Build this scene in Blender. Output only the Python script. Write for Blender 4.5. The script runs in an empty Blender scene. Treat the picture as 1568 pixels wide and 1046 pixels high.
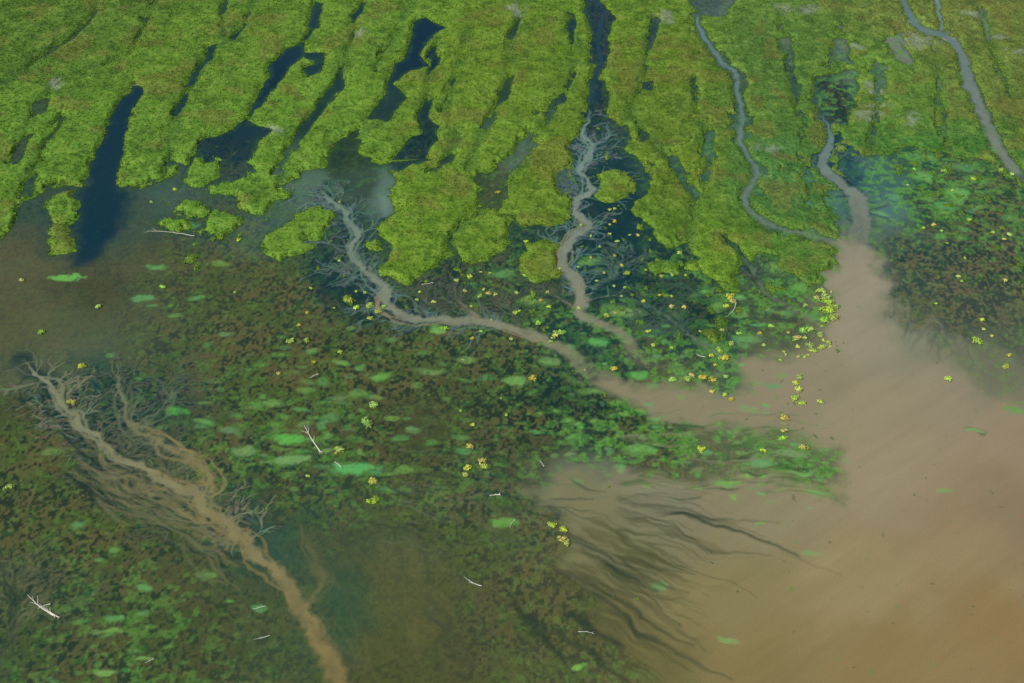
import bpy, math, numpy as np, random
rng=np.random.default_rng(7); random.seed(7)
# ---------------------------------------------------------------- image pixels to ground plane
H=200.0; PITCH=math.radians(40); F=1568*50/36.0
def P(u,v):
    """plan position (metres) of an image pixel projected through the camera onto the ground"""
    a=u-784.0; b=523.0-v
    dy=math.sin(PITCH)*b+math.cos(PITCH)*F
    dz=math.cos(PITCH)*b-math.sin(PITCH)*F
    t=H/(-dz); return (a*t,dy*t)
def PL(l): return np.array([P(*p) for p in l])
def lin(c):
    c=np.array(c,float)/255.0
    return np.where(c<=.04045,c/12.92,((c+.055)/1.055)**2.4)
# ---------------------------------------------------------------- plan grid
xi=np.arange(-172,172.01,0.17)
yl=[134.0]
while yl[-1]<420: yl.append(yl[-1]+0.17+(yl[-1]-134)/290*0.27)
yi=np.array(yl)
def outer(a,n,far):
    t=np.linspace(0,1,n+1)[1:]; return a+ (far)*(t**3)
xs=np.concatenate([-outer(172,28,7000)[::-1],xi,outer(172,28,7000)])
ys=np.concatenate([134-outer(0,22,3000)[::-1],yi,outer(yi[-1],30,9000)])
nx,ny=len(xs),len(ys)
X,Y=np.meshgrid(xs,ys); X=X.astype(np.float32); Y=Y.astype(np.float32)
TAB=rng.random((512,512)).astype(np.float32)
def vn(x,y,s=0):
    x=x+s*17.31; y=y+s*9.77
    xf=np.floor(x); yf=np.floor(y); fx=x-xf; fy=y-yf
    i=xf.astype(np.int64)&511; j=yf.astype(np.int64)&511; i1=(i+1)&511; j1=(j+1)&511
    fx=fx*fx*(3-2*fx); fy=fy*fy*(3-2*fy)
    a=TAB[j,i]; b=TAB[j,i1]; c=TAB[j1,i]; d=TAB[j1,i1]
    return (a+(b-a)*fx)*(1-fy)+(c+(d-c)*fx)*fy
def fbm(x,y,s=0,o=3):
    r=0;a=.5;t=0
    for k in range(o):
        xr=x*.8+y*.6*(k%2) if k%2 else x; yr=y*.8-x*.6 if k%2 else y
        r=r+a*vn(xr*(2.03**k),yr*(2.03**k),s+k*3.1); t+=a; a*=.5
    return r/t
def ss(x,a,b):
    t=np.clip((x-a)/(b-a),0,1); return t*t*(3-2*t)
w1=fbm(X/6,Y/6,1,3)-.5; w2=fbm(X/6,Y/6,5,3)-.5
w3=fbm(X/1.6,Y/1.6,9,2)-.5; w4=fbm(X/1.6,Y/1.6,13,2)-.5
w5=vn(X/3.2,Y/3.2,17)-.5; w6=vn(X/3.2,Y/3.2,19)-.5
XW=X+w1*2.6+w3*1.0+w5*1.7; YW=Y+w2*3.4+w4*1.3+w6*2.2
XS=X+w1*1.7+w3*.5+w5*.8; YS=Y+w2*2.2+w4*.6+w6*.9
# ---------------------------------------------------------------- fields
def sl(x0,x1,y0,y1,m):
    i0=max(0,np.searchsorted(xs,x0-m)-1); i1=min(nx,np.searchsorted(xs,x1+m)+1)
    j0=max(0,np.searchsorted(ys,y0-m)-1); j1=min(ny,np.searchsorted(ys,y1+m)+1)
    return slice(j0,j1),slice(i0,i1)
def polyfield(pts,margin=5,soft=False,full=False):
    p=PL(pts) if not isinstance(pts,np.ndarray) else pts
    s=sl(p[:,0].min(),p[:,0].max(),p[:,1].min(),p[:,1].max(),margin+3)
    if full: s=(slice(0,ny),slice(0,nx))
    x=(XS if soft else XW)[s]; y=(YS if soft else YW)[s]
    d=np.full(x.shape,1e9,np.float32); ins=np.zeros(x.shape,bool)
    n=len(p)
    for k in range(n):
        ax,ay=p[k]; bx,by=p[(k+1)%n]
        ex,ey=bx-ax,by-ay
        t=np.clip(((x-ax)*ex+(y-ay)*ey)/(ex*ex+ey*ey+1e-9),0,1)
        d=np.minimum(d,(x-ax-t*ex)**2+(y-ay-t*ey)**2)
        if abs(ey)>1e-9:
            c=((ay>y)!=(by>y)); xx=ex*(y-ay)/ey+ax
            ins^=(c&(x<xx))
    d=np.sqrt(d); return s,np.where(ins,d,-d)
def smooth(p,w,n=5):
    p=np.array(p,float); w=np.array(w,float)
    if len(p)<3: return p,w
    q=np.vstack([2*p[0]-p[1],p,2*p[-1]-p[-2]]); o=[];ow=[]
    for i in range(1,len(q)-2):
        for k in range(n):
            t=k/n
            o.append(.5*((2*q[i])+(-q[i-1]+q[i+1])*t+(2*q[i-1]-5*q[i]+4*q[i+1]-q[i+2])*t*t+(-q[i-1]+3*q[i]-3*q[i+1]+q[i+2])*t**3))
            ow.append(w[i-1]*(1-t)+w[i]*t)
    o.append(p[-1]);ow.append(w[-1]); return np.array(o),np.array(ow)
def linefield(p,w,margin,mode=1,wantT=False):
    """signed distance: negative inside the ribbon (w = half widths, metres)"""
    wm=max(w)+margin+2
    S=sl(p[:,0].min(),p[:,0].max(),p[:,1].min(),p[:,1].max(),wm)
    GX,GY={0:(X,Y),1:(XS,YS),2:(XW,YW)}[mode]
    D=np.full(X[S].shape,50.0,np.float32); j0=S[0].start;i0=S[1].start
    T=np.zeros_like(D)
    for k in range(len(p)-1):
        ax,ay=p[k];bx,by=p[k+1];ex,ey=bx-ax,by-ay
        q=sl(min(ax,bx),max(ax,bx),min(ay,by),max(ay,by),wm)
        x=GX[q];y=GY[q]
        t=np.clip(((x-ax)*ex+(y-ay)*ey)/(ex*ex+ey*ey+1e-9),0,1)
        d=np.sqrt((x-ax-t*ex)**2+(y-ay-t*ey)**2)-(w[k]+(w[k+1]-w[k])*t)
        r=(slice(q[0].start-j0,q[0].stop-j0),slice(q[1].start-i0,q[1].stop-i0))
        if wantT:
            b=d<D[r]; T[r]=np.where(b,(k+t)/(len(p)-1),T[r])
        D[r]=np.minimum(D[r],d)
    return (S,D,T) if wantT else (S,D)
def idw(pts,x,y,pw=2.2,eps=6.0):
    n=len(pts[0])-2; acc=np.zeros(x.shape+(n,),np.float32); W=np.zeros(x.shape,np.float32)
    for p in pts:
        px,py=P(p[0],p[1]); d2=((x-px)**2+((y-py)*.75)**2+eps)
        w=d2**(-pw); W+=w
        for k in range(n): acc[...,k]+=w*p[2+k]
    return acc/W[...,None]
def idw_coarse(pts,**k):
    ii=np.unique(np.r_[np.arange(0,nx,5),nx-1]); jj=np.unique(np.r_[np.arange(0,ny,5),ny-1])
    x=(X+w1*9+w5*2)[np.ix_(jj,ii)]; y=(Y+w2*11+w6*2)[np.ix_(jj,ii)]
    v=idw(pts,x,y,**k)
    out=np.empty((ny,nx,v.shape[2]),np.float32)
    fi=np.interp(np.arange(nx),ii,np.arange(len(ii))); fj=np.interp(np.arange(ny),jj,np.arange(len(jj)))
    a=np.minimum(fi.astype(int),len(ii)-2); b=np.minimum(fj.astype(int),len(jj)-2)
    tx=(fi-a)[None,:,None]; ty=(fj-b)[:,None,None]
    return ((v[np.ix_(b,a)]*(1-tx)+v[np.ix_(b,a+1)]*tx)*(1-ty)+(v[np.ix_(b+1,a)]*(1-tx)+v[np.ix_(b+1,a+1)]*tx)*ty).astype(np.float32)

# ---------------------------------------------------------------- marsh outline
s=np.full(X.shape,-4.0,np.float32)
def add(pts):
    global s
    S,d=polyfield(pts); s[S]=np.maximum(s[S],np.clip(d,-4,4))
def sub(pts,g=.0):
    global s
    S,d=polyfield(pts,soft=True); s[S]=np.minimum(s[S],np.clip(-d-g,-4,4))
main=[(-2500,-700),(3500,-700),(2600,330),(1568,290),(1500,246),(1450,240),(1400,226),(1310,246),(1298,230),(1292,290),
 (1268,300),(1282,330),(1278,368),(1286,400),(1262,430),(1235,440),(1205,420),(1180,395),(1150,385),(1138,425),(1115,438),(1085,425),(1060,395),(1048,372),
 (1020,380),(985,345),(962,320),(978,300),(998,285),(990,250),(962,235),(962,195),(925,182),(905,190),
 (886,200),(880,240),(874,290),(876,335),(850,345),(800,345),(765,325),(775,290),(785,262),(812,232),(815,206),(800,215),(772,250),(742,266),(720,272),(748,292),(735,315),(704,342),(690,366),(690,392),(660,412),(622,432),(582,422),(598,398),(600,372),(576,350),(604,330),(602,262),(640,248),
 (655,240),(610,243),(590,254),(548,240),(546,212),(530,210),(512,225),(498,252),(470,264),(430,286),(440,302),(400,330),(352,324),(358,306),(325,304),(313,290),(350,276),(395,264),(376,246),
 (335,250),(296,238),(283,256),(262,270),(236,286),(200,290),(174,281),(140,290),(95,285),(58,295),(28,315),(22,345),(0,372),(-300,520),(-1500,700)]
S,d=polyfield(main,full=True); s=np.clip(d,-4,4).astype(np.float32)
for p in [
 [(75,302),(118,293),(124,330),(106,360),(122,386),(86,390),(72,366),(80,345),(66,325)],
 [(283,262),(300,240),(336,252),(338,272),(312,286),(284,280)],
 [(266,318),(290,307),(325,312),(322,332),(290,338),(268,332)],
 [(306,340),(330,322),(368,335),(370,352),(345,365),(312,358)],
 [(242,340),(270,333),(297,342),(290,356),(258,360)],
 [(480,315),(512,320),(505,345),(490,370),(460,390),(425,398),(406,382),(406,360),(440,345),(455,330)],
 [(716,322),(760,314),(784,335),(776,375),(745,403),(700,401),(690,370),(703,345)],
 [(798,372),(835,361),(862,376),(862,420),(822,436),(790,424)],
 [(912,268),(945,260),(976,270),(972,300),(940,308),(910,300)],
 [(560,372),(585,368),(590,385),(566,388)],[(280,398),(300,394),(312,402),(298,411),(282,408)],
 [(985,405),(1010,396),(1042,402),(1040,420),(1005,424)],[(1090,482),(1110,480),(1116,498),(1095,502)],
 [(1072,505),(1100,505),(1108,520),(1080,524)],[(525,455),(545,455),(545,468),(527,470)],[(1045,395),(1070,398),(1075,412),(1050,412)],
 [(0,300),(20,308),(18,345),(-20,380)],[(1095,432),(1128,428),(1135,446),(1105,452)]]: add(p)
for p in [
 [(205,130),(220,134),(206,165),(192,205),(182,258),(178,292),(150,300),(124,292),(136,268),(152,230),(164,195),(178,163)],
 [(438,74),(468,66),(466,88),(442,103),(433,118),(422,132),(404,159),(388,170),(398,140),(410,120),(414,101)],
 [(466,80),(498,82),(494,108),(472,118),(468,104),(484,98),(484,92),(470,90)],
 [(482,4),(494,8),(486,44),(472,42),(474,22)],
 [(296,240),(316,212),(350,204),(378,182),(388,192),(414,200),(400,216),(380,246),(350,277),(336,272),(343,245),(330,238)],
 [(653,26),(680,42),(662,54),(644,85),(657,102),(628,110),(616,114),(604,128),(624,150),(592,184),(564,180),(594,142),(602,104),(620,90),(628,65),(636,34)],
 [(653,182),(674,194),(662,216),(650,242),(602,242),(628,213),(648,205)],
 [(888,-10),(912,-14),(940,30),(930,60),(932,78),(922,102),(902,98),(906,50)],
 [(908,120),(928,126),(930,185),(905,205),(898,150)],
 [(52,158),(74,152),(68,172),(52,178)],[(320,70),(334,68),(324,96),(316,90)],[(290,113),(302,110),(298,130),(286,134)],[(217,25),(230,27),(227,36)],
 [(846,150),(866,142),(868,156),(842,166)],[(982,126),(1000,122),(998,136),(982,136)],
 [(1052,0),(1060,-60),(1130,-60),(1122,8),(1110,26),(1075,26)],
 [(1130,116),(1144,128),(1140,144),(1130,136)],[(1124,176),(1154,178),(1152,192),(1130,192)],
 [(1250,116),(1307,112),(1314,135),(1298,190),(1262,187),(1244,150)],[(1273,58),(1297,60),(1302,97),(1278,94)],
 [(1356,58),(1375,55),(1390,80),(1400,105),(1370,90)],[(738,273),(772,280),(767,312),(743,312)],[(1193,58),(1214,56),(1216,77),(1200,82)],
 [(853,266),(870,260),(874,292),(858,302)]]: sub(p)
GR=np.zeros_like(s); brk=fbm((X-Y*.25)/3.5,Y/15,23,3)
for c in [[(400,-20),(370,40),(325,85),(292,130),(270,190),(262,240),(248,285)],[(560,-20),(535,70),(505,150),(470,190),(440,240),(432,282)],[(245,-20),(222,40),(180,90),(95,125),(55,170),(20,250)],
          [(800,0),(780,90),(770,150),(735,210),(715,262)],[(870,20),(880,90),(858,150),(840,190),(815,215),(800,260),(765,300),(712,345),(688,392)],[(1000,30),(985,130),(968,180),(1020,240),(1060,300),(1058,350),(1052,380)],
          [(1195,20),(1205,70),(1215,130),(1232,200),(1240,280),(1245,340)],[(480,40),(470,62)],[(392,160),(384,190)],[(600,180),(555,205),(528,215)],[(668,60),(660,120),(650,185)],[(1290,20),(1285,70),(1280,120)],[(1430,70),(1440,150),(1450,240)],[(100,180),(60,240),(45,300)],[(700,200),(690,235),(665,262)],[(920,100),(915,125)],[(340,60),(345,0)],[(1060,120),(1075,200),(1085,250),(1075,300)],
          [(160,-20),(130,40),(60,90),(10,130)],[(640,-20),(600,60),(575,110)],[(720,40),(700,110),(680,170)],[(1350,100),(1340,180),(1335,240)],[(1500,20),(1520,80),(1550,150)]]:
    p,ww=smooth(PL(c),np.full(len(c),.45))
    S,D=linefield(p,ww,5,1)
    GR[S]=np.maximum(GR[S],1-ss(D,-.4,2.4))
    op=D+(.61-brk[S])*7
    s[S]=np.minimum(s[S],np.clip(op,-4,4))

# ---------------------------------------------------------------- streams
GREY=(94,118,108); MUD=(116,106,68); TAN=(122,113,86)
M=.143
def ST(pts,w0,w1,col,halo,nd,col2=None,a=1.0,f0=.04,f1=.12): return dict(p=pts,w0=w0,w1=w1,c=col,c2=col2 or col,h=halo,nd=nd,a=a,f0=f0,f1=f1)
streams=[
 ST([(30,548),(52,572),(75,590),(88,612),(105,630),(128,650),(150,665),(168,690),(190,705),(222,722),(250,735),(282,748),(300,762),(318,785),(340,796),(358,820),(375,830),(392,852),(420,872),(440,892),(452,920),(470,950),(482,975),(500,1000),(525,1050),(550,1110)],4,26,(110,116,88),26,110,(114,100,60),f0=.03,f1=.01),
 ST([(185,568),(178,590),(190,612),(192,632),(210,655),(232,668),(258,688),(290,700),(318,722),(325,745),(312,770)],3,14,(88,98,72),18,55,MUD,f0=.1,f1=.1),
 ST([(268,590),(262,608),(245,628),(222,650),(212,660)],2,4,(86,98,72),12,20,a=.8,f0=.3),
 ST([(100,632),(135,672),(170,712),(215,742),(262,768),(310,800)],2,7,(94,98,68),10,26,(104,98,64),a=.8,f0=.3,f1=.3),
 ST([(130,700),(180,745),(235,775),(280,808),(330,838)],2,6,(88,94,64),8,26,(98,94,62),a=.75,f0=.3,f1=.3),
 ST([(212,742),(240,728),(280,735),(325,738)],2,9,(94,96,66),0,10,MUD,a=.8,f0=.3),
 ST([(200,712),(240,758),(290,786),(322,800)],2,6,(94,96,66),0,14,MUD,a=.75,f0=.3),
 ST([(150,750),(200,790),(240,820),(300,850),(350,890)],1.5,5,(84,90,60),0,24,a=.6,f0=.3,f1=.3),
 ST([(330,742),(322,770),(330,800),(360,830)],4,12,(104,100,64),0,0,MUD,a=.7,f0=.3,f1=.3),
 ST([(455,780),(468,830),(492,870),(490,900),(462,925),(458,950)],4,13,(78,86,56),0,0,(106,98,60),a=.65,f0=.5,f1=.3),
 ST([(496,285),(498,300),(512,312),(528,322),(530,340),(545,360),(538,380),(548,402),(566,418),(580,432),(596,446),(590,462),(608,478),(630,486),(680,492),(740,493),(772,498),(800,510),(850,530),(872,540),(890,560),(915,578),(940,590),(1005,606),(1100,630),(1190,645)],4,26,(92,114,100),24,110,TAN,f0=.06,f1=.4),
 ST([(905,165),(900,188),(890,205),(908,222),(902,240),(888,262),(900,275),(906,292),(884,308),(880,322),(898,345),(884,362),(866,380),(860,405),(876,425),(884,445),(888,462),(890,482),(930,500),(958,516),(970,535),(978,550),(1010,560),(1060,568),(1150,578)],4,22,GREY,26,120,TAN,f0=.06,f1=.35),
 ST([(1066,22),(1078,55),(1095,78),(1108,98),(1125,112),(1130,140),(1138,170),(1130,208),(1148,240),(1155,270),(1143,310),(1165,335),(1200,352),(1252,362),(1275,372),(1300,400)],6,7,(80,106,106),0,0,(94,104,84),f0=.02,f1=.2),
 ST([(1262,175),(1272,215),(1262,250),(1290,285),(1314,305),(1320,350),(1306,385),(1300,430),(1300,500)],3,50,(80,108,102),22,55,(124,115,92),f0=.1,f1=.6),
 ST([(1372,-20),(1405,40),(1450,55),(1475,85),(1482,115),(1490,140),(1510,185),(1535,240),(1600,300)],6,18,(76,102,102),0,0,(106,110,96)),
 ST([(1430,-10),(1440,25),(1440,48)],4,5,GREY,0,0),
 ST([(912,-10),(922,20),(915,60),(918,95),(905,140),(908,172)],4,5,(26,60,70),0,0),
 ST([(688,430),(700,455),(722,478),(745,494)],2,5,(84,92,70),16,28,TAN,a=.75,f0=.3),
 ST([(655,432),(700,470),(740,488)],1.2,4,(80,90,68),8,20,TAN,a=.65,f0=.3),
 ST([(830,440),(858,458),(882,476)],2,5,(80,90,66),10,20,TAN,a=.75,f0=.3),
 ST([(770,458),(786,480),(800,504)],2,5,(84,92,68),8,14,a=.7,f0=.3),
 ST([(640,450),(665,470),(690,490)],1.5,4,(80,90,66),8,16,a=.7,f0=.3),
 ST([(1112,362),(1148,408),(1162,430),(1180,452),(1238,488),(1275,508)],3,8,(74,94,70),8,20,(106,106,82),a=.7,f0=.2),
 ST([(985,458),(1010,482),(1040,500),(1080,530),(1112,545)],2,6,(70,92,74),16,34,(104,106,82),a=.75,f0=.3),
 ST([(955,385),(948,408),(932,428),(900,440)],2,5,(76,98,84),14,28,a=.75,f0=.3),
 ST([(470,368),(500,372),(530,388)],2,4,(84,104,90),16,22,a=.7,f0=.3),
 ST([(520,412),(545,425),(575,436)],2,4,(84,104,90),12,22,a=.7,f0=.3),
 ST([(870,282),(888,290),(903,288)],1.5,3,(84,104,96),0,16,a=.7,f0=.3),
 ST([(1042,436),(1070,450),(1100,470)],1.5,4,(62,86,66),8,20,a=.7,f0=.3),
 ST([(20,880),(25,940),(10,1000),(-5,1060)],6,26,(42,60,46),0,0,(66,78,52),a=.55,f0=.4),
]
for t in streams:
    p=PL(t['p']); n=len(p)
    sc=np.array([np.linalg.norm(np.array(P(u+1,v))-np.array(P(u,v))) for u,v in t['p']])
    w=np.linspace(t['w0'],t['w1'],n)*.5*sc
    t['P'],t['W']=smooth(p,w)
    t['W']=t['W']*(.8+.4*rng.random(len(t['W'])))
    g=.5 if t['w0']>4 else .2
    S,D=linefield(t['P'],t['W'],5,1); s[S]=np.minimum(s[S],np.clip(D-g,-4,4))
wet=idw_coarse([(100,100,.05),(400,150,.1),(700,100,.05),(1000,150,.1),(1190,40,.35),(1190,270,1.0),(1120,230,.9),(1230,300,.9),(1210,400,.7),(1340,130,.6),(1390,60,.8),(1350,200,.7),(1450,180,.3),(1540,100,.4),(1550,240,.9),(1220,120,.3),(300,270,.5),(620,330,.05),(830,300,.2),(1080,400,.5),(1200,200,.5),(790,235,.7),(480,270,.5),(60,290,.4)],pw=2)[...,0]
n_p=fbm(X/3.2,Y/3.6,21,4)
s=np.clip(s-wet*9*np.clip(n_p-.53,0,1)*1.6,-4,4)
SB=s.copy()
clump=idw_coarse([(1050,460,.7),(980,400,.4),(1100,470,.6),(940,350,.3),(1420,270,.9),(1370,300,.6),(1480,330,.6),(1550,320,.8),(1440,400,.2),(1210,450,.6),(600,450,-.1),(300,330,.35),(560,400,.2),(750,430,.35),(900,450,.2),(1300,400,-1),(1330,300,-1),(1500,550,-1),(1200,620,-1),(400,500,-.5),(100,400,-.8),(800,700,-.6),(300,900,-.6),(150,340,-1),(1400,150,0),(600,100,-.5),(950,640,-.1),(700,560,-.5),(560,300,-.5),(1100,560,-.5),(400,130,-.5)],pw=2.2)[...,0]
n_c=fbm(X/2.0,Y/2.4,31,3)
cl=(n_c-.80+clump*.17)*6
s=np.where((s<0),np.maximum(s,np.clip(cl,-4,.5)),s)
for t in streams:
    if t['a']<.64: continue
    S,D=linefield(t['P'],t['W'],5,1); s[S]=np.minimum(s[S],np.clip(D-.15,-4,4))

# ---------------------------------------------------------------- water colours, sky reflection painted into two pale silty pools
WC=[(0,420,78,80,54),(60,480,78,80,54),(130,450,60,66,46),(60,560,68,82,62),(220,330,52,72,60),(250,400,64,72,48),(330,430,62,70,44),(420,450,60,68,42),(150,520,70,82,62),(200,500,66,76,56),(20,500,76,78,52),(100,500,74,80,56),
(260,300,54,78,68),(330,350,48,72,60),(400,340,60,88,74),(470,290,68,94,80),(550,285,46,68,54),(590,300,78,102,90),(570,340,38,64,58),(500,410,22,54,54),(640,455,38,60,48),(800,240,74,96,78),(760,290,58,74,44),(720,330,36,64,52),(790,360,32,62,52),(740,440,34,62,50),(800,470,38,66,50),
(930,350,16,52,54),(930,220,30,62,62),(930,160,20,50,54),(1000,430,18,54,48),(1050,480,22,60,50),(960,500,30,70,58),(920,430,24,62,58),(1130,500,50,76,58),(1180,480,62,80,58),(1200,430,52,86,48),(1200,520,82,92,66),(1080,540,42,78,60),(870,520,40,72,56),(1100,600,42,82,60),
(450,600,58,64,36),(640,650,60,66,42),(600,560,54,65,38),(760,600,50,64,40),(880,600,26,56,44),(950,650,24,60,44),(860,570,30,64,54),(1000,640,60,80,50),(800,640,46,60,40),(560,640,50,64,38),
(750,760,56,72,54),(650,820,70,76,48),(560,820,62,74,50),(600,900,74,78,46),(650,950,78,78,44),(480,790,52,74,54),(420,820,48,76,58),(440,760,54,68,44),(370,780,46,72,56),(520,920,54,76,52),(470,700,44,68,46),(300,880,62,73,46),(400,960,60,75,48),(300,980,56,69,42),(600,1030,70,73,42),(800,1000,76,77,48),(700,1010,68,71,42),(700,900,70,73,44),(760,960,66,71,44),
(150,800,56,64,38),(50,800,58,65,38),(50,1000,48,67,46),(20,640,58,64,38),(120,590,26,62,58),(150,640,24,58,56),(230,620,40,66,56),(250,800,50,68,44),(100,920,50,66,44),(200,1000,52,68,40),(60,700,50,62,34),(200,720,40,62,48),
(1320,420,128,121,99),(1300,500,128,121,98),(1240,570,119,113,88),(1180,590,120,113,88),(1080,612,116,111,84),(1320,620,127,118,92),(1450,620,125,115,92),(1400,500,106,110,88),(1540,680,126,113,88),(1350,720,129,118,91),(1500,830,125,110,79),(1556,780,118,104,77),(1540,960,119,100,64),(1300,900,128,116,81),(1100,900,114,106,70),(1000,765,111,109,85),(1150,765,117,111,84),(950,820,100,99,68),(1150,1000,113,101,63),(1000,1020,94,90,54),(1350,1020,118,101,64),(890,960,78,81,48),(900,750,88,96,76),(1080,690,88,95,66),(1200,720,78,98,58),(1260,740,93,103,68),(1000,690,58,80,48),
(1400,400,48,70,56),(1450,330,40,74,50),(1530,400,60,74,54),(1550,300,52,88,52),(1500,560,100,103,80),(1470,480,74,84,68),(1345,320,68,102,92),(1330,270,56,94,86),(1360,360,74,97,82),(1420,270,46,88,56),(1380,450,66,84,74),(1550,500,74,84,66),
(200,200,12,48,60),(160,330,12,52,62),(400,130,10,44,58),(640,60,8,42,56),(640,215,8,44,50),(920,60,10,44,54),(1330,130,78,104,88),(1390,75,112,120,106),(1210,300,60,102,78),(1120,230,58,96,74),(1090,5,56,76,72),(1110,20,82,100,90),(340,230,10,46,54),(540,240,32,56,38),(1275,150,26,50,42),(1285,240,30,70,78),(1300,280,50,86,84),(1220,20,88,106,82),(1560,180,72,95,72),(60,165,46,66,46),(10,300,42,68,58),(300,120,24,54,50),(500,150,24,54,50),(780,120,38,62,46),(1000,180,38,66,50),(1230,160,48,80,64)]
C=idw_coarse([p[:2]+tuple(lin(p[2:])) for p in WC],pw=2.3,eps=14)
lowf=fbm(X/14,Y/10,41,4)
C*=(.84+.32*lowf)[...,None]
plume=[(1284,372),(1330,378),(1346,430),(1372,485),(1410,530),(1455,560),(1490,600),(1568,640),(2400,760),(2600,2500),(1300,2500),(1100,1150),(1010,1060),(955,990),(905,930),(870,860),(862,790),(800,748),(900,722),(1050,745),(1180,728),(1286,765),(1292,690),(1200,662),(1060,655),(960,620),(880,580),(1000,588),(1120,600),(1180,600),(1120,556),(1235,545),(1280,520),(1278,440)]
S,d=polyfield(plume,soft=False,full=True)
pn=fbm(X/5,Y/5,51,4)-.5
PM=ss(d+pn*6,-2.4,2.6)
# algae mats ------------------------------------------------
MAT=idw_coarse([(450,600,1),(350,520,1),(280,560,.8),(450,450,.9),(600,560,1),(640,645,.35),(700,640,.7),(800,600,1),(950,650,1),(1000,700,1),(1100,700,.6),(850,820,1),(830,880,.9),(150,780,1),(40,700,1),(60,800,.9),(200,950,.8),(60,960,.7),(1450,450,1),(1500,340,1),(1380,400,1),(1050,460,.8),(1540,420,1),(1500,570,.2),(640,455,.7),(520,420,.3),(300,440,.7),(150,450,.3),(50,450,.3),(60,600,.5),(200,340,.25),(150,530,.3),(20,520,.35),(420,820,.25),(560,860,.25),(650,930,0.25),(400,960,.5),(560,700,.8),(700,740,.9),(600,760,.6),(480,740,.7),(760,900,.6),(1200,620,0),(1350,600,0),(940,360,.1),(560,300,.15),(1340,320,.15),(1220,460,.7),(1240,740,.6),(900,560,.7),(300,900,.5),(900,740,.1),(750,820,.8),(260,640,.6),(330,700,.9),(1120,500,.6),(660,520,1),(400,130,0),(640,80,0)],pw=2.2)[...,0]
MAT=np.clip(MAT,0,1)*(1-PM)
f1=fbm(X/1.0,Y/1.3,61,3); f2=fbm(X/.55,Y/.7,71,2); f3=fbm(X/8,Y/6,75,3); f4=fbm(X/3,Y/2.6,77,3)
KM=MAT.copy()
region=idw_coarse([(450,600,.9),(950,650,.2),(1450,450,.3),(1000,450,.3),(150,800,.9),(800,600,.5),(850,850,.8),(1500,330,.3),(600,560,.9),(60,700,1),(350,500,.9),(1480,390,.25),(700,660,.9),(500,500,.7)],pw=2)[...,0]
mhue=fbm(X/6,Y/5,79,3)[...,None]
matc=lin((80,80,46))*(1-ss(mhue,.42,.58))+lin((68,84,42))*ss(mhue,.42,.58)
red=idw_coarse([(1480,400,1),(1530,470,1),(1380,300,0),(900,600,0),(1000,450,0),(1440,560,.3),(300,600,0),(700,400,0)],pw=2)
matc=matc*(1-.5*red)+lin((88,80,64))*.5*red
cover=ss(f1*.46+f2*.54+(f4-.5)*.14+(f3-.5)*.22+(region-.5)*.13,.43,.52)
holec=C*.35+lin((22,50,48))*.50
mt=holec*(1-cover[...,None])+matc*(.60+.80*f2[...,None])*cover[...,None]
C=C*(1-KM[...,None]*.80)+mt*(KM[...,None]*.80)
gfield=idw_coarse([(950,650,.9),(880,610,.7),(1000,700,.9),(1050,460,.8),(440,690,.6),(380,660,.5),(300,640,.3),(1200,420,.9),(1420,290,.9),(1540,330,.6),(1240,750,1),(1120,740,.6),(200,950,.5),(160,820,.3),(30,700,.2),(450,560,.25),(600,560,.25),(760,600,.3),(700,700,.4),(840,560,.6),(960,500,.8),(1090,600,.9),(300,450,.2),(100,450,0),(600,900,0),(420,830,.1),(640,650,.2),(850,850,.2),(1450,450,.2),(1300,600,0),(1300,900,0),(930,350,.2),(1200,700,.9),(1540,600,.3),(540,730,.5),(400,130,0),(640,80,0),(900,80,0)],pw=2.2)[...,0]
g1=fbm(X/1.6,Y/1.5,81,4)
gm=ss(g1+.15*gfield,.60,.70)*np.clip(gfield,0,1)*(1-.85*PM)
GC=lin((78,128,50))
C=C*(1-.7*gm[...,None])+GC*(.55+.9*f2[...,None])*(.7*gm[...,None])
bank=(ss(SB+(g1-.5)*2.4,-1.5,.2)*.5*(1-PM))[...,None]
C=C*(1-bank)+lin((46,80,42))*(.5+.9*f2[...,None])*bank
PC=idw_coarse([p[:2]+tuple(lin(p[2:])) for p in WC if (p[2]>p[4]*1.2 and p[2]>93)],pw=2.0,eps=40)
fl=fbm((X*.8+Y*.6)/22,(X*.6-Y*.8)/3.5,91,4); fl2=fbm((X*.8+Y*.6)/9,(X*.6-Y*.8)/1.1,93,3)
PC=PC*(.88+.16*fl+.08*fl2)[...,None]
C=C*(1-PM[...,None])+PC*PM[...,None]
def blend(S,a,col):
    C[S]=C[S]*(1-a[...,None])+np.asarray(col)*a[...,None]
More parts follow.
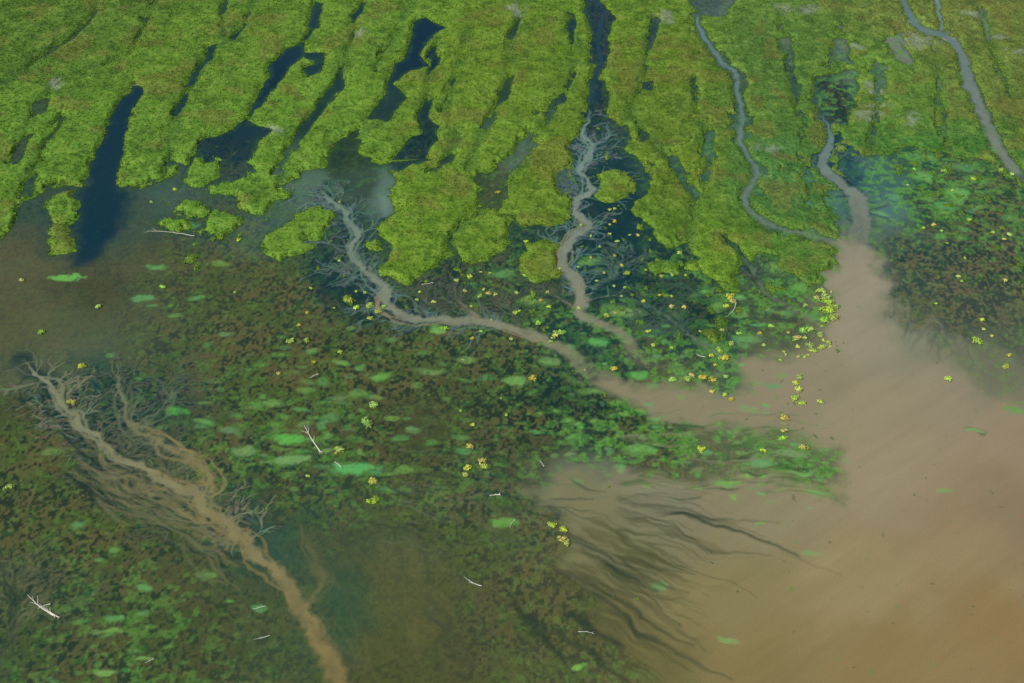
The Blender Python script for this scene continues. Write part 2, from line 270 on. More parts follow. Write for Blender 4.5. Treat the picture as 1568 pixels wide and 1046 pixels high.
for pts,col,a,so in [
 ([(205,132),(218,136),(206,168),(190,210),(182,262),(184,300),(172,350),(156,388),(132,408),(108,405),(122,380),(122,350),(128,300),(134,270),(152,230),(164,195)],(10,46,58),.9,2.6),
 ([(500,390),(540,400),(580,440),(620,480),(560,500),(520,470),(480,420)],(16,48,52),.6,3),
 ([(905,230),(960,240),(985,310),(960,350),(985,400),(960,450),(900,470),(905,400),(920,330)],(14,50,54),.7,3),
 ([(60,570),(110,600),(140,630),(210,690),(170,690),(100,650),(75,615)],(18,50,54),.7,2.5),
 ([(175,575),(210,590),(235,640),(200,650),(180,620)],(20,52,54),.65,2.5),
 ([(370,790),(430,810),(450,870),(420,880),(370,830)],(40,72,60),.4,4),
 ([(500,860),(540,880),(545,980),(520,990),(490,930)],(44,72,56),.3,4),
 ([(820,585),(900,590),(930,640),(860,640),(800,610)],(20,48,40),.4,3),
 ([(1000,430),(1060,430),(1110,490),(1060,510),(1000,470)],(16,50,42),.45,3),
 ([(870,500),(920,520),(960,560),(900,555),(850,520)],(24,60,54),.4,3),
 ([(1265,195),(1300,200),(1318,270),(1300,290),(1268,250)],(20,58,70),.65,2.0),
 ([(1480,657),(1505,658),(1500,665),(1485,665)],(50,66,50),.6,1.0),
 ([(590,296),(606,290),(604,328),(588,330)],(104,124,112),.4,1.4),  # silty pool, its pale sky reflection painted into the colour
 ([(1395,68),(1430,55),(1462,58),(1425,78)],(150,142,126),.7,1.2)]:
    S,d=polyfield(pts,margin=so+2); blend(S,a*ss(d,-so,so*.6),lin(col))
beds=[(440,670,30,9,.8),(440,705,36,10,.9),(545,716,46,12,.9),(375,690,24,8,.7),(100,425,28,6,.9),(815,460,26,9,1),(965,478,34,9,1),(915,525,18,8,.7),(1000,510,15,6,.8),(980,575,18,6,.7),(785,585,20,8,.8),(675,507,16,6,.7),(240,410,18,5,.5),(220,457,20,6,.6),(270,485,14,4,.5),(300,455,16,5,.5),(340,405,20,5,.5),(230,470,12,4,.4),(285,345,22,6,.5),(345,512,16,5,.5),(520,555,16,5,.5),(580,575,20,6,.6),(660,568,24,6,.5),(555,605,20,6,.5),(600,640,14,5,.5),(840,552,16,6,.6),(715,550,18,6,.5),(1410,270,20,7,.8),(1465,295,22,8,.8),(1370,300,16,6,.6),(1445,315,20,7,.6),(1250,756,24,7,.95),(1240,845,22,5,.3),(1010,900,18,8,.7),(1120,980,18,6,.5),(1555,630,18,6,.7),(175,945,22,7,.7),(220,905,16,5,.5),(170,968,20,6,.7),(395,930,14,5,.5),(320,880,18,6,.45),(888,1022,16,5,.8),(1160,710,24,7,.7),(1210,692,26,7,.7),(1120,742,28,7,.7),(980,692,22,8,.6),(775,803,22,8,.6),(500,640,18,8,.5),(590,750,18,5,.5),(620,720,18,6,.6),(710,690,16,6,.5),(660,680,14,5,.4),(160,1028,18,7,.7),(215,1010,14,4,.6),(220,940,14,4,.6),(350,920,8,4,.5),(120,805,18,6,.5),(205,612,16,6,.7),(265,630,20,6,.5),(80,690,20,7,.4),(770,418,26,8,.6),(905,400,22,7,.5),(910,415,16,6,.4),(1150,625,16,5,.6),(1190,590,16,6,.7),(1080,690,12,5,.7),(900,600,20,6,.5),(1190,412,26,10,.6),(1225,440,20,8,.6),(1145,520,22,8,.5),(1205,480,14,5,.5),(1090,525,18,6,.4),(450,750,10,5,.3),(1490,660,13,4,.7),(1445,750,12,4,.4),(400,560,14,5,.35),(430,545,14,4,.35),(470,600,16,5,.35),(390,620,16,5,.4),(500,690,16,5,.5),(350,660,18,5,.5),(1400,240,16,6,.5),(1480,255,18,6,.5),(600,520,14,5,.35),(520,610,18,5,.35),(740,580,14,5,.35)]
for _ in range(75): beds.append((random.gauss(460,120),random.gauss(620,70),random.uniform(7,17),random.uniform(3,5.5),random.uniform(.2,.45)))
for _ in range(50): beds.append((random.gauss(960,80),random.gauss(650,45),random.uniform(4,11),random.uniform(2.5,5),random.uniform(.3,.6)))
for _ in range(50): beds.append((random.gauss(1180,50),random.gauss(725,30),random.uniform(4,11),random.uniform(2,4),random.uniform(.3,.7)))
for _ in range(36): beds.append((random.gauss(1050,90),random.gauss(480,55),random.uniform(6,15),random.uniform(3,6),random.uniform(.25,.6)))
for _ in range(36): beds.append((random.gauss(1460,70),random.gauss(300,40),random.uniform(6,15),random.uniform(3,6),random.uniform(.2,.5)))
for _ in range(24): beds.append((random.gauss(180,50),random.gauss(950,50),random.uniform(5,13),random.uniform(3,5),random.uniform(.2,.45)))
for _ in range(50): beds.append((random.uniform(150,1250),random.uniform(400,780),random.uniform(5,14),random.uniform(2.5,5),random.uniform(.2,.45)))
for u,v,a,b,st in beds:
    cx,cy=P(u,v); rx=P(u+a,v)[0]-cx; ry=P(u,v-b)[1]-cy; sh=random.uniform(-.15,.15)
    S=sl(cx-rx*2,cx+rx*2,cy-ry*2,cy+ry*2,1)
    dx=(XS[S]-cx)/rx; dyy=(YS[S]-cy)/ry+dx*sh
    r=np.sqrt(dx*dx+dyy*dyy)+(g1[S]-.5)*1.2+(f2[S]-.5)*.8
    m=1-ss(r,.45,1.15)
    col=lin((94+random.uniform(-16,14),146+random.uniform(-14,10),random.uniform(60,88)))
    blend(S,np.clip(m*min(1,st*1.2)*(.60+.6*f2[S]),0,.9),col)
def dend(p,ang,L,w,depth,out):
    n=5; pts=[p]; a=ang
    for i in range(n):
        a+=random.gauss(0,.26); q=(pts[-1][0]+math.cos(a)*L/n,pts[-1][1]+math.sin(a)*L/n); pts.append(q)
        if depth>0 and random.random()<.75: dend(q,a+random.choice([-1,1])*random.uniform(.35,.8),L*.5,w*.72,depth-1,out)
    out.append((np.array(pts),np.linspace(w,w*.35,n+1)))
for t in streams:
    p,w=t['P'],t['W']
    if t['h']:
        f=np.interp(np.linspace(0,1,len(p)),[0,.12,.6,1],[.7,1,.65,0])
        S,D,T=linefield(p,w*.6+t['h']*M*.6*f,4,2,True)
        blend(S,.76*(1-ss(D,-2.0,1.4))*(1-ss(T,.55,.8))*(1-.8*PM[S]),lin((16,48,50)))
for t in streams:
    p,w=t['P'],t['W']; br=[]
    for i in range(t['nd']):
        k=int(random.uniform(.05,.68)*(len(p)-2)); dx,dy=p[k+1]-p[k]; a=math.atan2(-dy,-dx)
        dend(tuple(p[k]),a+random.choice([-1,1])*random.uniform(.35,1.0),random.uniform(2.2,7.5)*(.75+t['h']/50),random.uniform(.09,.21),1 if random.random()<.5 else 2,br)
    for bp,bw in br:          # clear dark water the runnels have cut into the mats
        if bw[0]<.09: continue
        S,D=linefield(bp,bw*.5,1.4,1); blend(S,.16*(1-ss(D,-.1,1.0))*(1-PM[S]),lin((18,48,48)))
    for bp,bw in br:
        c_=tuple(random.uniform(.74,1.04)*x for x in t['c'])
        if random.random()<.2: c_=(20,44,42)
        S,D=linefield(bp,bw,1,1); blend(S,.62*(1-ss(D,-.06,.20)),lin(c_))
br=[]
for (u,v,n_,l0) in [(15,975,10,14),(22,930,10,12),(28,900,8,9),(190,705,8,6),(250,740,10,7),(330,790,6,5)]:
    for q in range(n_): dend(P(u,v),math.radians(random.uniform(40,140)),random.uniform(.6,1)*l0,random.uniform(.12,.24),2,br)
for bp,bw in br:
    S,D=linefield(bp,bw,1,1); blend(S,.45*(1-ss(D,-.1,.3)),lin(random.choice([(32,54,44),(86,90,62)])))
def streak(u0,v0,u1,v1,w,a,col,bend=0):
    p0=np.array(P(u0,v0));p1=np.array(P(u1,v1)); m=(p0+p1)/2; d=p1-p0
    m=m+np.array([-d[1],d[0]])*bend
    p,ww=smooth([p0,m,p1],[w,w*.8,w*.12],6); S,D,T=linefield(p,ww,1.5,1,True); blend(S,a*ss(T,0,.25)*(1-ss(D,-w*.9,w*.9+.15)),lin(col))
for i in range(170):
    f=random.random(); u0=95+f*230+random.uniform(-30,20); v0=672+f*130+random.uniform(-30,60)
    ln_=random.uniform(25,95); an=math.radians(random.uniform(0,42))
    streak(u0,v0,u0+ln_*math.cos(an),v0+ln_*math.sin(an),random.uniform(.12,.32),random.uniform(.4,.85),random.choice([(22,48,44),(26,52,44),(100,98,68),(92,92,62)]),random.uniform(-.1,.1))
for i in range(60):
    u0=random.uniform(0,300);v0=random.uniform(390,560); ln_=random.uniform(20,80)
    streak(u0,v0,u0+ln_,v0+random.uniform(-14,14),random.uniform(.15,.6),random.uniform(.08,.22),random.choice([(56,66,46),(90,92,66)]),random.uniform(-.15,.15))
for t in streams[:12]:
    p,w=t['P'],t['W']; n=len(p)
    for q in range(9 if t['nd']>50 else 2):
        k0=int(random.uniform(.05,.7)*n); k1=min(n,k0+random.randint(8,22)); seg=p[k0:k1]
        if len(seg)<5: continue
        off=random.choice([-1,1])*random.uniform(1.0,2.8); dd=np.gradient(seg,axis=0); nn=np.stack([-dd[:,1],dd[:,0]],1)/(np.linalg.norm(dd,axis=1)[:,None]+1e-6)
        env=np.sin(np.linspace(0,math.pi,len(seg)))**.6
        sp=seg+nn*(off*env)[:,None]+rng.normal(0,.12,seg.shape)
        S,D=linefield(sp,np.full(len(sp),.18),1.5,1); blend(S,.6*(1-ss(D,-.1,.3)),lin(t['c2'] if k0>n*.3 else t['c']))
for t in streams:
    p,w=t['P'],t['W']; S,D,T=linefield(p,w,4,1,True)
    tt=T[...,None]; col=lin(t['c'])*(1-tt)+lin(t['c2'])*tt
    e=.22+T*.8
    D=D+(f1[S]-.5)*.8*(1+T)+(f4[S]-.5)*.9*T
    al=t['a']*(1-ss(D/e,-1.0,1.0))*ss(T,-.001,t['f0'])*(1-ss(T,1-t['f1'],1.0)*(1 if t['f1']>.05 else 0))*(.80+.32*f4[S])
    al=np.clip(al,0,.95)[...,None]
    C[S]=C[S]*(1-al)+col*(.86+.28*f4[S])[...,None]*al
for i in range(200):
    f=random.random(); u0=random.uniform(820,950)+f*60; v0=820+f*150+random.uniform(-70,40)-90*(u0>930)
    a0=math.atan2(v0-640,u0-560)+random.uniform(-.22,.16); ln_=random.uniform(25,230)*random.random()**.4
    streak(u0,v0,u0+ln_*math.cos(a0),v0+ln_*math.sin(a0)*.9,random.uniform(.08,.5),random.uniform(.12,.5),random.choice([(52,60,38),(62,68,40),(76,77,46)]),random.uniform(-.12,.12))
for (u0,v0,u1,v1,w,a,b) in [(1000,785,1222,848,.5,.8,.06),(960,775,1130,800,.4,.5,.03),(1040,795,1190,800,.3,.4,.02),(930,860,1005,905,.8,.8,0),(880,830,1000,880,.4,.6,0),(800,900,895,1022,.8,.7,-.1),(870,930,955,990,.8,.8,-.05),(1210,845,1290,880,.3,.2,0),(940,940,1120,1040,.5,.5,0),(880,880,1060,990,.5,.5,0),(860,960,980,1060,.6,.6,0),(900,900,1030,1000,.4,.5,0),(820,930,880,1030,.5,.6,0)]:
    streak(u0-20,v0-6,u1,v1,w,a,(42,56,42),b)
for i in range(110):
    u0=random.uniform(940,1190);v0=random.uniform(630,765); ln_=random.uniform(25,90)
    streak(u0,v0,u0+ln_,v0+ln_*random.uniform(-.22,.12),random.uniform(.12,.4),random.uniform(.25,.6),random.choice([(110,108,82),(114,110,84),(42,70,40),(56,94,44)]),random.uniform(-.05,.05))
for i in range(90):
    u0=random.uniform(560,900);v0=random.uniform(680,830); ln_=random.uniform(25,90)
    streak(u0,v0,u0+ln_,v0+ln_*random.uniform(.0,.45),random.uniform(.1,.3),random.uniform(.2,.5),random.choice([(86,94,72),(28,52,44)]),random.uniform(-.08,.08))
for i in range(80):
    u0=random.uniform(440,760);v0=random.uniform(790,1000); ln_=random.uniform(40,120); an=math.radians(random.uniform(35,80))
    streak(u0,v0,u0+ln_*math.cos(an),v0+ln_*math.sin(an),random.uniform(.15,.8),random.uniform(.1,.28),random.choice([(48,66,48),(90,89,58)]),random.uniform(-.08,.08))
for i in range(60):
    u0=random.uniform(1360,1500);v0=470+(u0-1360)*.45+random.uniform(-30,20)
    streak(u0,v0,u0+random.uniform(-20,14),v0+random.uniform(10,35),random.uniform(.2,.5),random.uniform(.15,.35),random.choice([(58,72,56),(108,107,88)]))
fleck=ss(f2*.6+f1*.4,.72,.78)*ss(lowf,.40,.62)*.6
C=C*(1-fleck[...,None]*.5)+lin((84,104,50))*(fleck[...,None]*.5)
for _ in range(190):
    u=random.uniform(1190,1560); v=random.uniform(380,1040)
    if random.random()<.5: u,v=random.gauss(1220,60),random.gauss(680,70)
    cx,cy=P(u,v); S=sl(cx-1,cx+1,cy-1,cy+1,.3); r=np.sqrt((XW[S]-cx)**2+(YW[S]-cy)**2)/random.uniform(.2,.5)
    blend(S,random.uniform(.3,.8)*(1-ss(r,.4,1.1)),lin(random.choice([(70,124,44),(88,118,50),(60,84,44)])))
C=np.clip(C,.001,1); lumC=C.mean(-1,keepdims=True)
C=C*np.clip((lumC/.075)**.20,.7,1.08)
# ---------------------------------------------------------------- land colours
LC=[(100,50,74,104,38),(300,100,82,114,38),(100,230,84,120,40),(450,220,88,124,40),(700,100,90,117,36),(650,350,87,118,34),(800,300,89,117,36),(1000,100,85,112,36),(1030,250,85,110,36),(1200,100,74,106,46),(1200,280,62,104,52),(1350,150,80,112,44),(1540,100,84,101,46),(1460,40,93,108,52),(1100,400,85,117,34),(1210,390,70,106,42),(1420,260,56,104,44),(1500,330,62,98,42),(400,30,82,114,38),(1050,460,58,96,36),(340,310,86,124,42),(460,360,88,122,40),(900,20,85,115,36),(550,60,85,120,40)]
L=idw_coarse([p[:2]+tuple(lin(p[2:])) for p in LC],pw=2,eps=30)
a1=fbm(X/5,Y/4,101,4); a2=fbm(X/1.6,Y/1.6,111,3); a3=fbm(X/16,Y/13,121,3); a4=fbm(X/.5,Y/.5,125,2)
pa=vn(X/2.6+w3,Y/2.4+w4,127); pb=vn(X/1.3+w3,Y/1.2+w4,128)
puff=1-np.abs(pa*2-1)*.6-np.abs(pb*2-1)*.4
L*=(.48+.46*a1+.36*a3+.24*puff)[...,None]  # tops of the puffs painted lighter, relief shading put into the colour
yel=ss(a1*.25+a2*.35+puff*.4,.56,.74)[...,None]
L=L*(1-.34*yel)+lin((124,142,58))*(.34*yel)
drk=ss(-(a2*.4+fbm(X/3,Y/2.5,131,3)*.4+puff*.2),-.50,-.38)[...,None]
L=L*(1-.46*drk)+lin((50,76,34))*(.46*drk)
rust=ss(fbm(X/8,Y/7,141,3),.56,.70)[...,None]
L=L*(1-.40*rust)+lin((102,98,50))*(.40*rust)
L*=(.90+.20*a4)[...,None]
gg=(GR*ss(a1,.30,.55))[...,None]; L=L*(1-.60*gg)+lin((46,82,40))*(.60*gg)
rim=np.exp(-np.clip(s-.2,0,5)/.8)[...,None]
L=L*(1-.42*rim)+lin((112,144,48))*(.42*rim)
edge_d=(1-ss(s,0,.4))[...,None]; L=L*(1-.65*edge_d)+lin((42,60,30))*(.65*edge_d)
for u,v,a,b in [(790,18,16,9),(1018,28,14,12),(1240,18,22,7),(415,202,14,6),(1410,66,30,12),(1340,140,20,10),(1330,180,22,9),(1392,185,16,12),(1200,18,18,7),(1530,60,16,5),(1100,12,14,6),(90,130,10,8),(548,55,10,9),(1555,85,14,6),(1310,75,14,6),(1490,25,16,5),(1180,228,18,7),(1165,270,12,7),(1340,165,26,5)]:
    cx,cy=P(u,v); rx=P(u+a,v)[0]-cx; ry=P(u,v-b)[1]-cy
    S=sl(cx-rx*2,cx+rx*2,cy-ry*2,cy+ry*2,1); r=np.sqrt(((XW[S]-cx)/rx)**2+((YW[S]-cy)/ry)**2)+(a2[S]-.5)*1.9
    m=(.55*(1-ss(r,.2,1.2)))[...,None]; L[S]=L[S]*(1-m)+lin((132,140,122))*m

# ---------------------------------------------------------------- meshes
def rawmesh(name,co,faces,cc,smoothf=True):
    k=faces.shape[1]; me=bpy.data.meshes.new(name); n=len(co)
    me.vertices.add(n); me.vertices.foreach_set('co',co.astype(np.float32).ravel())
    me.loops.add(faces.size); me.loops.foreach_set('vertex_index',faces.astype(np.int32).ravel())
    me.polygons.add(len(faces)); me.polygons.foreach_set('loop_start',np.arange(0,faces.size,k,dtype=np.int32))
    me.polygons.foreach_set('use_smooth',np.full(len(faces),smoothf))
    at=me.color_attributes.new('Col','FLOAT_COLOR','POINT')
    c4=np.ones((n,4),np.float32); c4[:,:3]=np.clip(cc,0.002,1); at.data.foreach_set('color',c4.ravel())
    me.update(calc_edges=True)
    ob=bpy.data.objects.new(name,me); bpy.context.scene.collection.objects.link(ob); return ob
def gridmesh(name,Z,col,keep=None):
    jj,ii=np.meshgrid(np.arange(ny-1),np.arange(nx-1),indexing='ij')
    a=(jj*nx+ii); q=np.stack([a,a+1,a+nx+1,a+nx],-1).reshape(-1,4)
    co=np.stack([X,Y,Z],-1).reshape(-1,3).astype(np.float32); cc=col.reshape(-1,3)
    if keep is not None:
        kf=keep.ravel(); q=q[kf[q].any(1)]
        used=np.zeros(len(co),bool); used[q.ravel()]=True
        inv=np.cumsum(used)-1; q=inv[q]; co=co[used]; cc=cc[used]
    return rawmesh(name,co,q.astype(np.int32),cc)
def material(name,rough,spec,gain,nscale,namp,bscale,bstr,bdist):
    m=bpy.data.materials.new(name); m.use_nodes=True; nt=m.node_tree; b=nt.nodes['Principled BSDF']
    at=nt.nodes.new('ShaderNodeAttribute'); at.attribute_name='Col'
    tc=nt.nodes.new('ShaderNodeTexCoord'); no=nt.nodes.new('ShaderNodeTexNoise'); no.inputs['Scale'].default_value=nscale; no.inputs['Detail'].default_value=4
    nt.links.new(tc.outputs['Object'],no.inputs['Vector'])
    mr=nt.nodes.new('ShaderNodeMapRange'); mr.inputs['From Min'].default_value=.3; mr.inputs['From Max'].default_value=.7; mr.inputs['To Min'].default_value=gain*(1-namp); mr.inputs['To Max'].default_value=gain*(1+namp)
    nt.links.new(no.outputs['Fac'],mr.inputs['Value'])
    vm=nt.nodes.new('ShaderNodeVectorMath'); vm.operation='SCALE'; nt.links.new(at.outputs['Color'],vm.inputs[0]); nt.links.new(mr.outputs[0],vm.inputs['Scale'])
    nt.links.new(vm.outputs[0],b.inputs['Base Color'])
    b.inputs['Roughness'].default_value=rough; b.inputs['Specular IOR Level'].default_value=spec
    if bstr:
        n2=nt.nodes.new('ShaderNodeTexNoise'); n2.inputs['Scale'].default_value=bscale; n2.inputs['Detail'].default_value=3
        nt.links.new(tc.outputs['Object'],n2.inputs['Vector'])
        bp=nt.nodes.new('ShaderNodeBump'); bp.inputs['Strength'].default_value=bstr; bp.inputs['Distance'].default_value=bdist
        nt.links.new(n2.outputs['Fac'],bp.inputs['Height']); nt.links.new(bp.outputs[0],b.inputs['Normal'])
    return m
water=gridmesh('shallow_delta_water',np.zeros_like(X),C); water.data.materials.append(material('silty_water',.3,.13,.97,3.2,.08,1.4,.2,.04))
Z=-.06+.70*ss(s,-.1,1.8)+ss(s,0,1.2)*(.20*a2+.14*(a4-.5)+.60*(a1-.5)+.42*puff-.2)-.30*GR*ss(s,0,2)
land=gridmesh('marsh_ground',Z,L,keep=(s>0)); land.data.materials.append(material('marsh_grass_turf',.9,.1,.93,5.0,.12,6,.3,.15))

# ---------------------------------------------------------------- grass tufts (one mass)
def sample(n,pred,x0=-165,x1=165,y0=140,y1=410):
    out=[]; got=0
    while got<n:
        x=rng.uniform(x0,x1,n);y=rng.uniform(y0,y1,n)
        i=np.clip(np.searchsorted(xs,x),0,nx-1); j=np.clip(np.searchsorted(ys,y),0,ny-1)
        kk=rng.random(n)<pred(j,i); out.append(np.stack([x[kk],y[kk],j[kk],i[kk]],-1)); got+=kk.sum()
        if len(out)>40: break
    return np.concatenate(out)[:n]
def tufts(name,pts,h0,h1,wd,cols,nb,mat,zoff=0,lean=.7):
    n=len(pts); B=n*nb; base=np.repeat(pts[:,:2],nb,0); z=np.repeat(zoff,nb) if np.ndim(zoff) else np.full(B,zoff)
    an=rng.uniform(0,2*np.pi,B); r=rng.uniform(0,.22,B); a2_=rng.uniform(0,2*np.pi,B)
    hh=np.repeat(rng.uniform(h0,h1,n),nb)*rng.uniform(.6,1.1,B); ww=wd*rng.uniform(.5,1.2,B); ln=lean*hh*rng.uniform(.2,1,B)
    cx=base[:,0]+r*np.cos(a2_); cy=base[:,1]+r*np.sin(a2_)
    tx,ty=-np.sin(an),np.cos(an)
    v0=np.stack([cx-tx*ww/2,cy-ty*ww/2,z],-1);v1=np.stack([cx+tx*ww/2,cy+ty*ww/2,z],-1)
    v2=np.stack([cx+np.cos(an)*ln,cy+np.sin(an)*ln,z+hh],-1)
    co=np.stack([v0,v1,v2],1).reshape(-1,3); f=np.arange(B*3).reshape(-1,3)
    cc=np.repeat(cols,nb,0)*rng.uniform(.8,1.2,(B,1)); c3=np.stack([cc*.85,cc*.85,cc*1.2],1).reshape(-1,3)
    ob=rawmesh(name,co,f,c3,False); ob.data.materials.append(mat); return ob
gm_=material('grass_blades',.8,.1,1.03,2,.1,1,0,0)
edge=lambda j,i: np.where(s[j,i]>.02,np.where(s[j,i]<1.0,1.0,.28),0)
pt=sample(100000,edge); j=pt[:,2].astype(int);i=pt[:,3].astype(int)
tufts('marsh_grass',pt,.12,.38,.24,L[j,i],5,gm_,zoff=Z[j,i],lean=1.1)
wp=lambda j,i: np.where(s[j,i]<0,np.clip(KM[j,i],0,1)*cover[j,i]*.9,0)
pt=sample(45000,wp); j=pt[:,2].astype(int);i=pt[:,3].astype(int)
tufts('emergent_water_weeds',pt,.03,.12,.24,C[j,i]*1.05+lin((24,32,10)),4,gm_,zoff=-.01,lean=2.0)
# ---------------------------------------------------------------- shrubs
sh=[(1265,455,1.2),(1272,465,1.5),(1268,478,1.5),(1275,488,1.4),(1262,492,1.1),(1278,472,1),(1256,446,.9),(1250,458,.8),
(1115,456,.9),(1122,462,.8),(1112,470,.8),(1230,508,.8),(1240,505,.7),(1255,512,.8),(1222,518,.7),(1240,530,.8),(1258,532,.7),(1248,538,.7),(1270,525,.6),(1225,580,.7),(1218,588,.8),(1224,598,.9),(1216,612,.9),(1226,618,.8),(1255,616,.7),
(1055,582,1),(1030,583,.9),(1076,580,.8),(1090,582,.7),(1112,578,.6),(1060,576,.7),(850,515,.9),(861,510,.8),(825,496,.7),(790,479,.7),(816,580,.9),(940,566,.8),(1110,550,1),(1102,538,.8),(1088,545,.6),(562,648,1.3),(572,622,.9),(716,718,.8),(738,708,.8),(743,716,.8),(714,728,.7),(720,686,.8),(570,740,.9),(572,768,1.0),(518,690,.9),(845,806,.8),(860,812,.8),(860,826,.8),(868,832,.7),(1200,642,.9),(1198,660,.7),(1230,687,.8),(1074,688,.8),(1200,672,.7),(1170,690,.5),(150,471,.7),(65,510,.8),(32,430,.6),(125,562,.7),(110,617,.8),(15,746,.8),(248,440,.6),(580,478,.8),(568,488,.6),(565,468,.7),(735,455,.6),(792,450,.6),(700,430,.6),(960,420,.8),(930,484,.7),(1492,523,1.0),(1450,581,.8),(1540,562,.7),(1503,490,.6),(1545,545,.5),(1532,262,.8),(268,291,.6),(232,310,.4),(445,523,.8),(470,522,.7),(470,480,.5),(520,540,.5),(650,335,.3),(763,295,.6),(760,340,.6),(805,370,.6),(720,425,.7),(735,395,.5),(940,340,.6),(890,345,.5),(1040,388,.6),(682,505,.8),(535,462,1.1),(545,472,.8),(1120,528,.7),(1130,512,.6),(1180,500,.6),(520,310,.5),(430,290,.4),(1490,275,.6),(1445,262,.5),(1400,260,.5),(1545,360,.6),(1540,430,.5),(1430,345,.5),(620,312,.4),(1028,470,.5),(985,462,.5),(1000,530,.5),(1110,605,.6),(1120,612,.5),(1090,600,.5),(565,470,.7),(588,470,.5),(748,450,.6),(760,452,.5),(840,470,.5),(365,368,.5),(360,448,.4)]
for _ in range(110):
    u,v=random.choice([(random.gauss(1100,70),random.gauss(500,45)),(random.gauss(1240,22),random.gauss(525,14)),(random.gauss(700,130),random.gauss(430,40)),(random.uniform(1380,1560),random.uniform(260,520)),(random.uniform(880,990),random.uniform(300,480)),(random.uniform(400,900),random.uniform(420,740))]); sh.append((u,v,random.uniform(.25,.5)))
V=[];Fc=[];CC=[]
for u,v,sz in sh:
    cx,cy=P(u,v); sz=sz*1.2 if sz<1.1 else sz*1.15; N=int(240*max(sz,.5)); lob=[(rng.normal(0,.30*sz),rng.normal(0,.24*sz),rng.uniform(.2,.38)*sz,rng.uniform(.5,.7)*sz) for _ in range(6)]
    tint=lin((176+rng.uniform(-34,10),190+rng.uniform(-22,8),80+rng.uniform(-14,24)))
    for q in range(N):
        lx,ly,lz,lr=lob[q%6]; d=rng.normal(0,1,3); d/=np.linalg.norm(d); d[2]=abs(d[2])*.7-.1; r_=lr*rng.uniform(.6,1.05)
        c=np.array([cx+lx,cy+ly,max(.05,lz)])+d*r_; c[2]=max(c[2],.05)
        t1=rng.normal(0,1,3);t1[2]*=.6;t1/=np.linalg.norm(t1); t2=np.cross(d,t1); t2/=np.linalg.norm(t2)+1e-6; a_=.13*rng.uniform(.7,1.4)
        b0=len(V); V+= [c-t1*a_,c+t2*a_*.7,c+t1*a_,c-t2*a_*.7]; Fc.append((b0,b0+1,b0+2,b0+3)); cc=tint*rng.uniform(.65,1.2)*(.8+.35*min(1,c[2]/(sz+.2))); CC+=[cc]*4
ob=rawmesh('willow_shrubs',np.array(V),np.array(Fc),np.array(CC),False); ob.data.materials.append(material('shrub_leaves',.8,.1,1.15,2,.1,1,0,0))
# ---------------------------------------------------------------- driftwood, and white water glints built as driftwood
wm=material('bleached_wood_and_glint',.8,.2,1,9,.25,20,.4,.03)
def tube(V,Fc,CC,pts,rad,col,n=7):
    b0=len(V); pts=[np.array(p,float) for p in pts]
    for k_,p in enumerate(pts):
        d=pts[min(k_+1,len(pts)-1)]-pts[max(k_-1,0)]; d/=np.linalg.norm(d)+1e-9
        a=np.cross(d,(0,0,1)); 
        if np.linalg.norm(a)<.1: a=np.cross(d,(1,0,0))
        a/=np.linalg.norm(a); b=np.cross(d,a)
        for q in range(n):
            th=2*math.pi*q/n; V.append(p+(a*math.cos(th)+b*math.sin(th))*rad[k_]*rng.uniform(.85,1.15)); CC.append(col*rng.uniform(.75,1.15))
    for k_ in range(len(pts)-1):
        for q in range(n): Fc.append((b0+k_*n+q,b0+k_*n+(q+1)%n,b0+(k_+1)*n+(q+1)%n,b0+(k_+1)*n+q))
    for e in (0,(len(pts)-1)*n):
        Fc.append((b0+e,b0+e+1,b0+e+3,b0+e+5))
def log(name,u0,v0,u1,v1,r=.16,nb=4,root=1.0):
    """u1,v1 = root end"""
    A=np.array(P(u0,v0)+(.08,));B=np.array(P(u1,v1)+(.16,)); d=B-A; L_=np.linalg.norm(d); dn=d/L_; side=np.array([-dn[1],dn[0],0])
    V=[];Fc=[];CC=[]; col=lin((190,188,172)); bow=rng.uniform(-.08,.08)*L_
    pts=[A+d*t+side*bow*math.sin(math.pi*t)+np.array([0,0,.05*rng.normal()]) for t in np.linspace(0,1,9)]
    tube(V,Fc,CC,pts,[r*(.3+.7*t) for t in np.linspace(0,1,9)],col)
    for q in range(nb):
        t=rng.uniform(.05,.65); p=A+d*t+side*bow*math.sin(math.pi*t); sg=rng.choice([-1,1]); l=L_*rng.uniform(.1,.26)
        e=p+(-dn*.8+side*sg*rng.uniform(.3,.7)+np.array([0,0,rng.uniform(.05,.25)]))*l; m=(p+e)/2+rng.normal(0,.05*l,3)
        tube(V,Fc,CC,[p,m,e],[r*.4,r*.28,r*.1],col,6)
    for q in range(8):
        th=q*math.pi/4+rng.uniform(-.3,.3); e=B+(side*math.cos(th)+np.array([0,0,1])*math.sin(th)*.8+dn*.5)*r*rng.uniform(2,3.6)*root
        tube(V,Fc,CC,[B-dn*r,(B+e)/2+dn*r,e],[r*.6,r*.4,r*.12],col,6)
    ob=rawmesh(name,np.array(V),np.array(Fc),np.array(CC),True); ob.data.materials.append(wm)
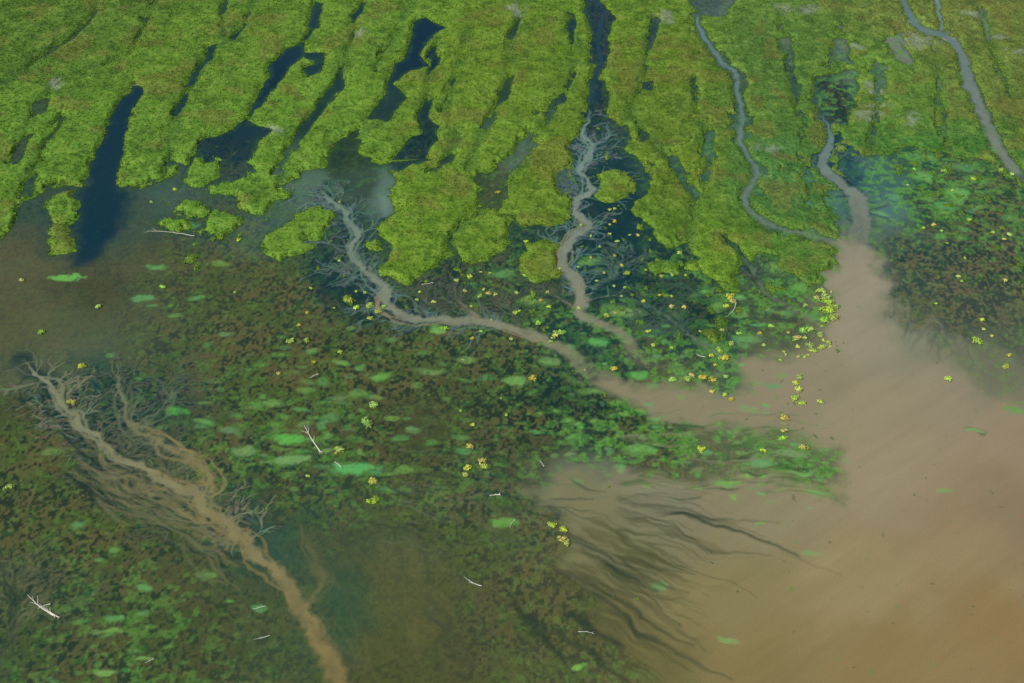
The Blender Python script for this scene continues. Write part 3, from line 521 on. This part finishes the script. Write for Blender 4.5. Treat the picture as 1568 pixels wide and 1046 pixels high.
for a in [(238,79,218,104,.08,2),(226,354,297,362,.09,3,.6),(466,652,491,693,.15,5,1.2),(474,579,486,574,.08,4),(42,911,84,944,.14,3),(60,925,90,946,.12,3),(58,932,76,926,.08,2),(711,884,737,898,.09,4,.6),(1112,486,1127,465,.10,2,.6),(750,760,764,758,.13,4),(512,708,522,716,.10,5),(1066,543,1078,547,.08,4),(826,706,832,714,.08,4),(388,980,412,974,.07,3,.6),(387,933,406,929,.07,3,.6),(908,970,886,968,.07,4,.6),(222,1015,234,1010,.07,3),(645,436,662,434,.07,7),(780,808,788,797,.07,4,.6),(200,131,219,130,.08,3,.5)]:  # some thin white ones are water glints and foam built as branches
    log('driftwood_or_glint' if a[4]<.13 else 'fallen_tree',*a)
# ---------------------------------------------------------------- light, sky, camera
wd_=bpy.data.worlds.new('World'); bpy.context.scene.world=wd_; wd_.use_nodes=True; nt=wd_.node_tree
sky=nt.nodes.new('ShaderNodeTexSky'); sky.sky_type='NISHITA'; sky.sun_disc=False
EL=math.radians(46); AZ=math.radians(225)
sky.sun_elevation=EL; sky.sun_rotation=AZ; sky.dust_density=3
nt.links.new(sky.outputs[0],nt.nodes['Background'].inputs[0]); nt.nodes['Background'].inputs[1].default_value=.12
ld=bpy.data.lights.new('sun','SUN'); ld.energy=3.8; ld.angle=math.radians(.6); ld.color=(1,.98,.93)
so=bpy.data.objects.new('sun',ld); bpy.context.scene.collection.objects.link(so)
from mathutils import Vector
dv=Vector((math.sin(AZ)*math.cos(EL),math.cos(AZ)*math.cos(EL),math.sin(EL))); so.rotation_euler=dv.to_track_quat('Z','Y').to_euler(); so.location=(0,0,300)
cd=bpy.data.cameras.new('camera'); cam=bpy.data.objects.new('camera',cd); bpy.context.scene.collection.objects.link(cam)
cd.lens=50; cd.sensor_width=36; cd.clip_end=30000; cam.location=(0,0,H); cam.rotation_euler=(math.pi/2-PITCH,0,0)
sc=bpy.context.scene; sc.camera=cam; sc.view_settings.view_transform='Standard'; sc.view_settings.look='None'; sc.view_settings.exposure=0
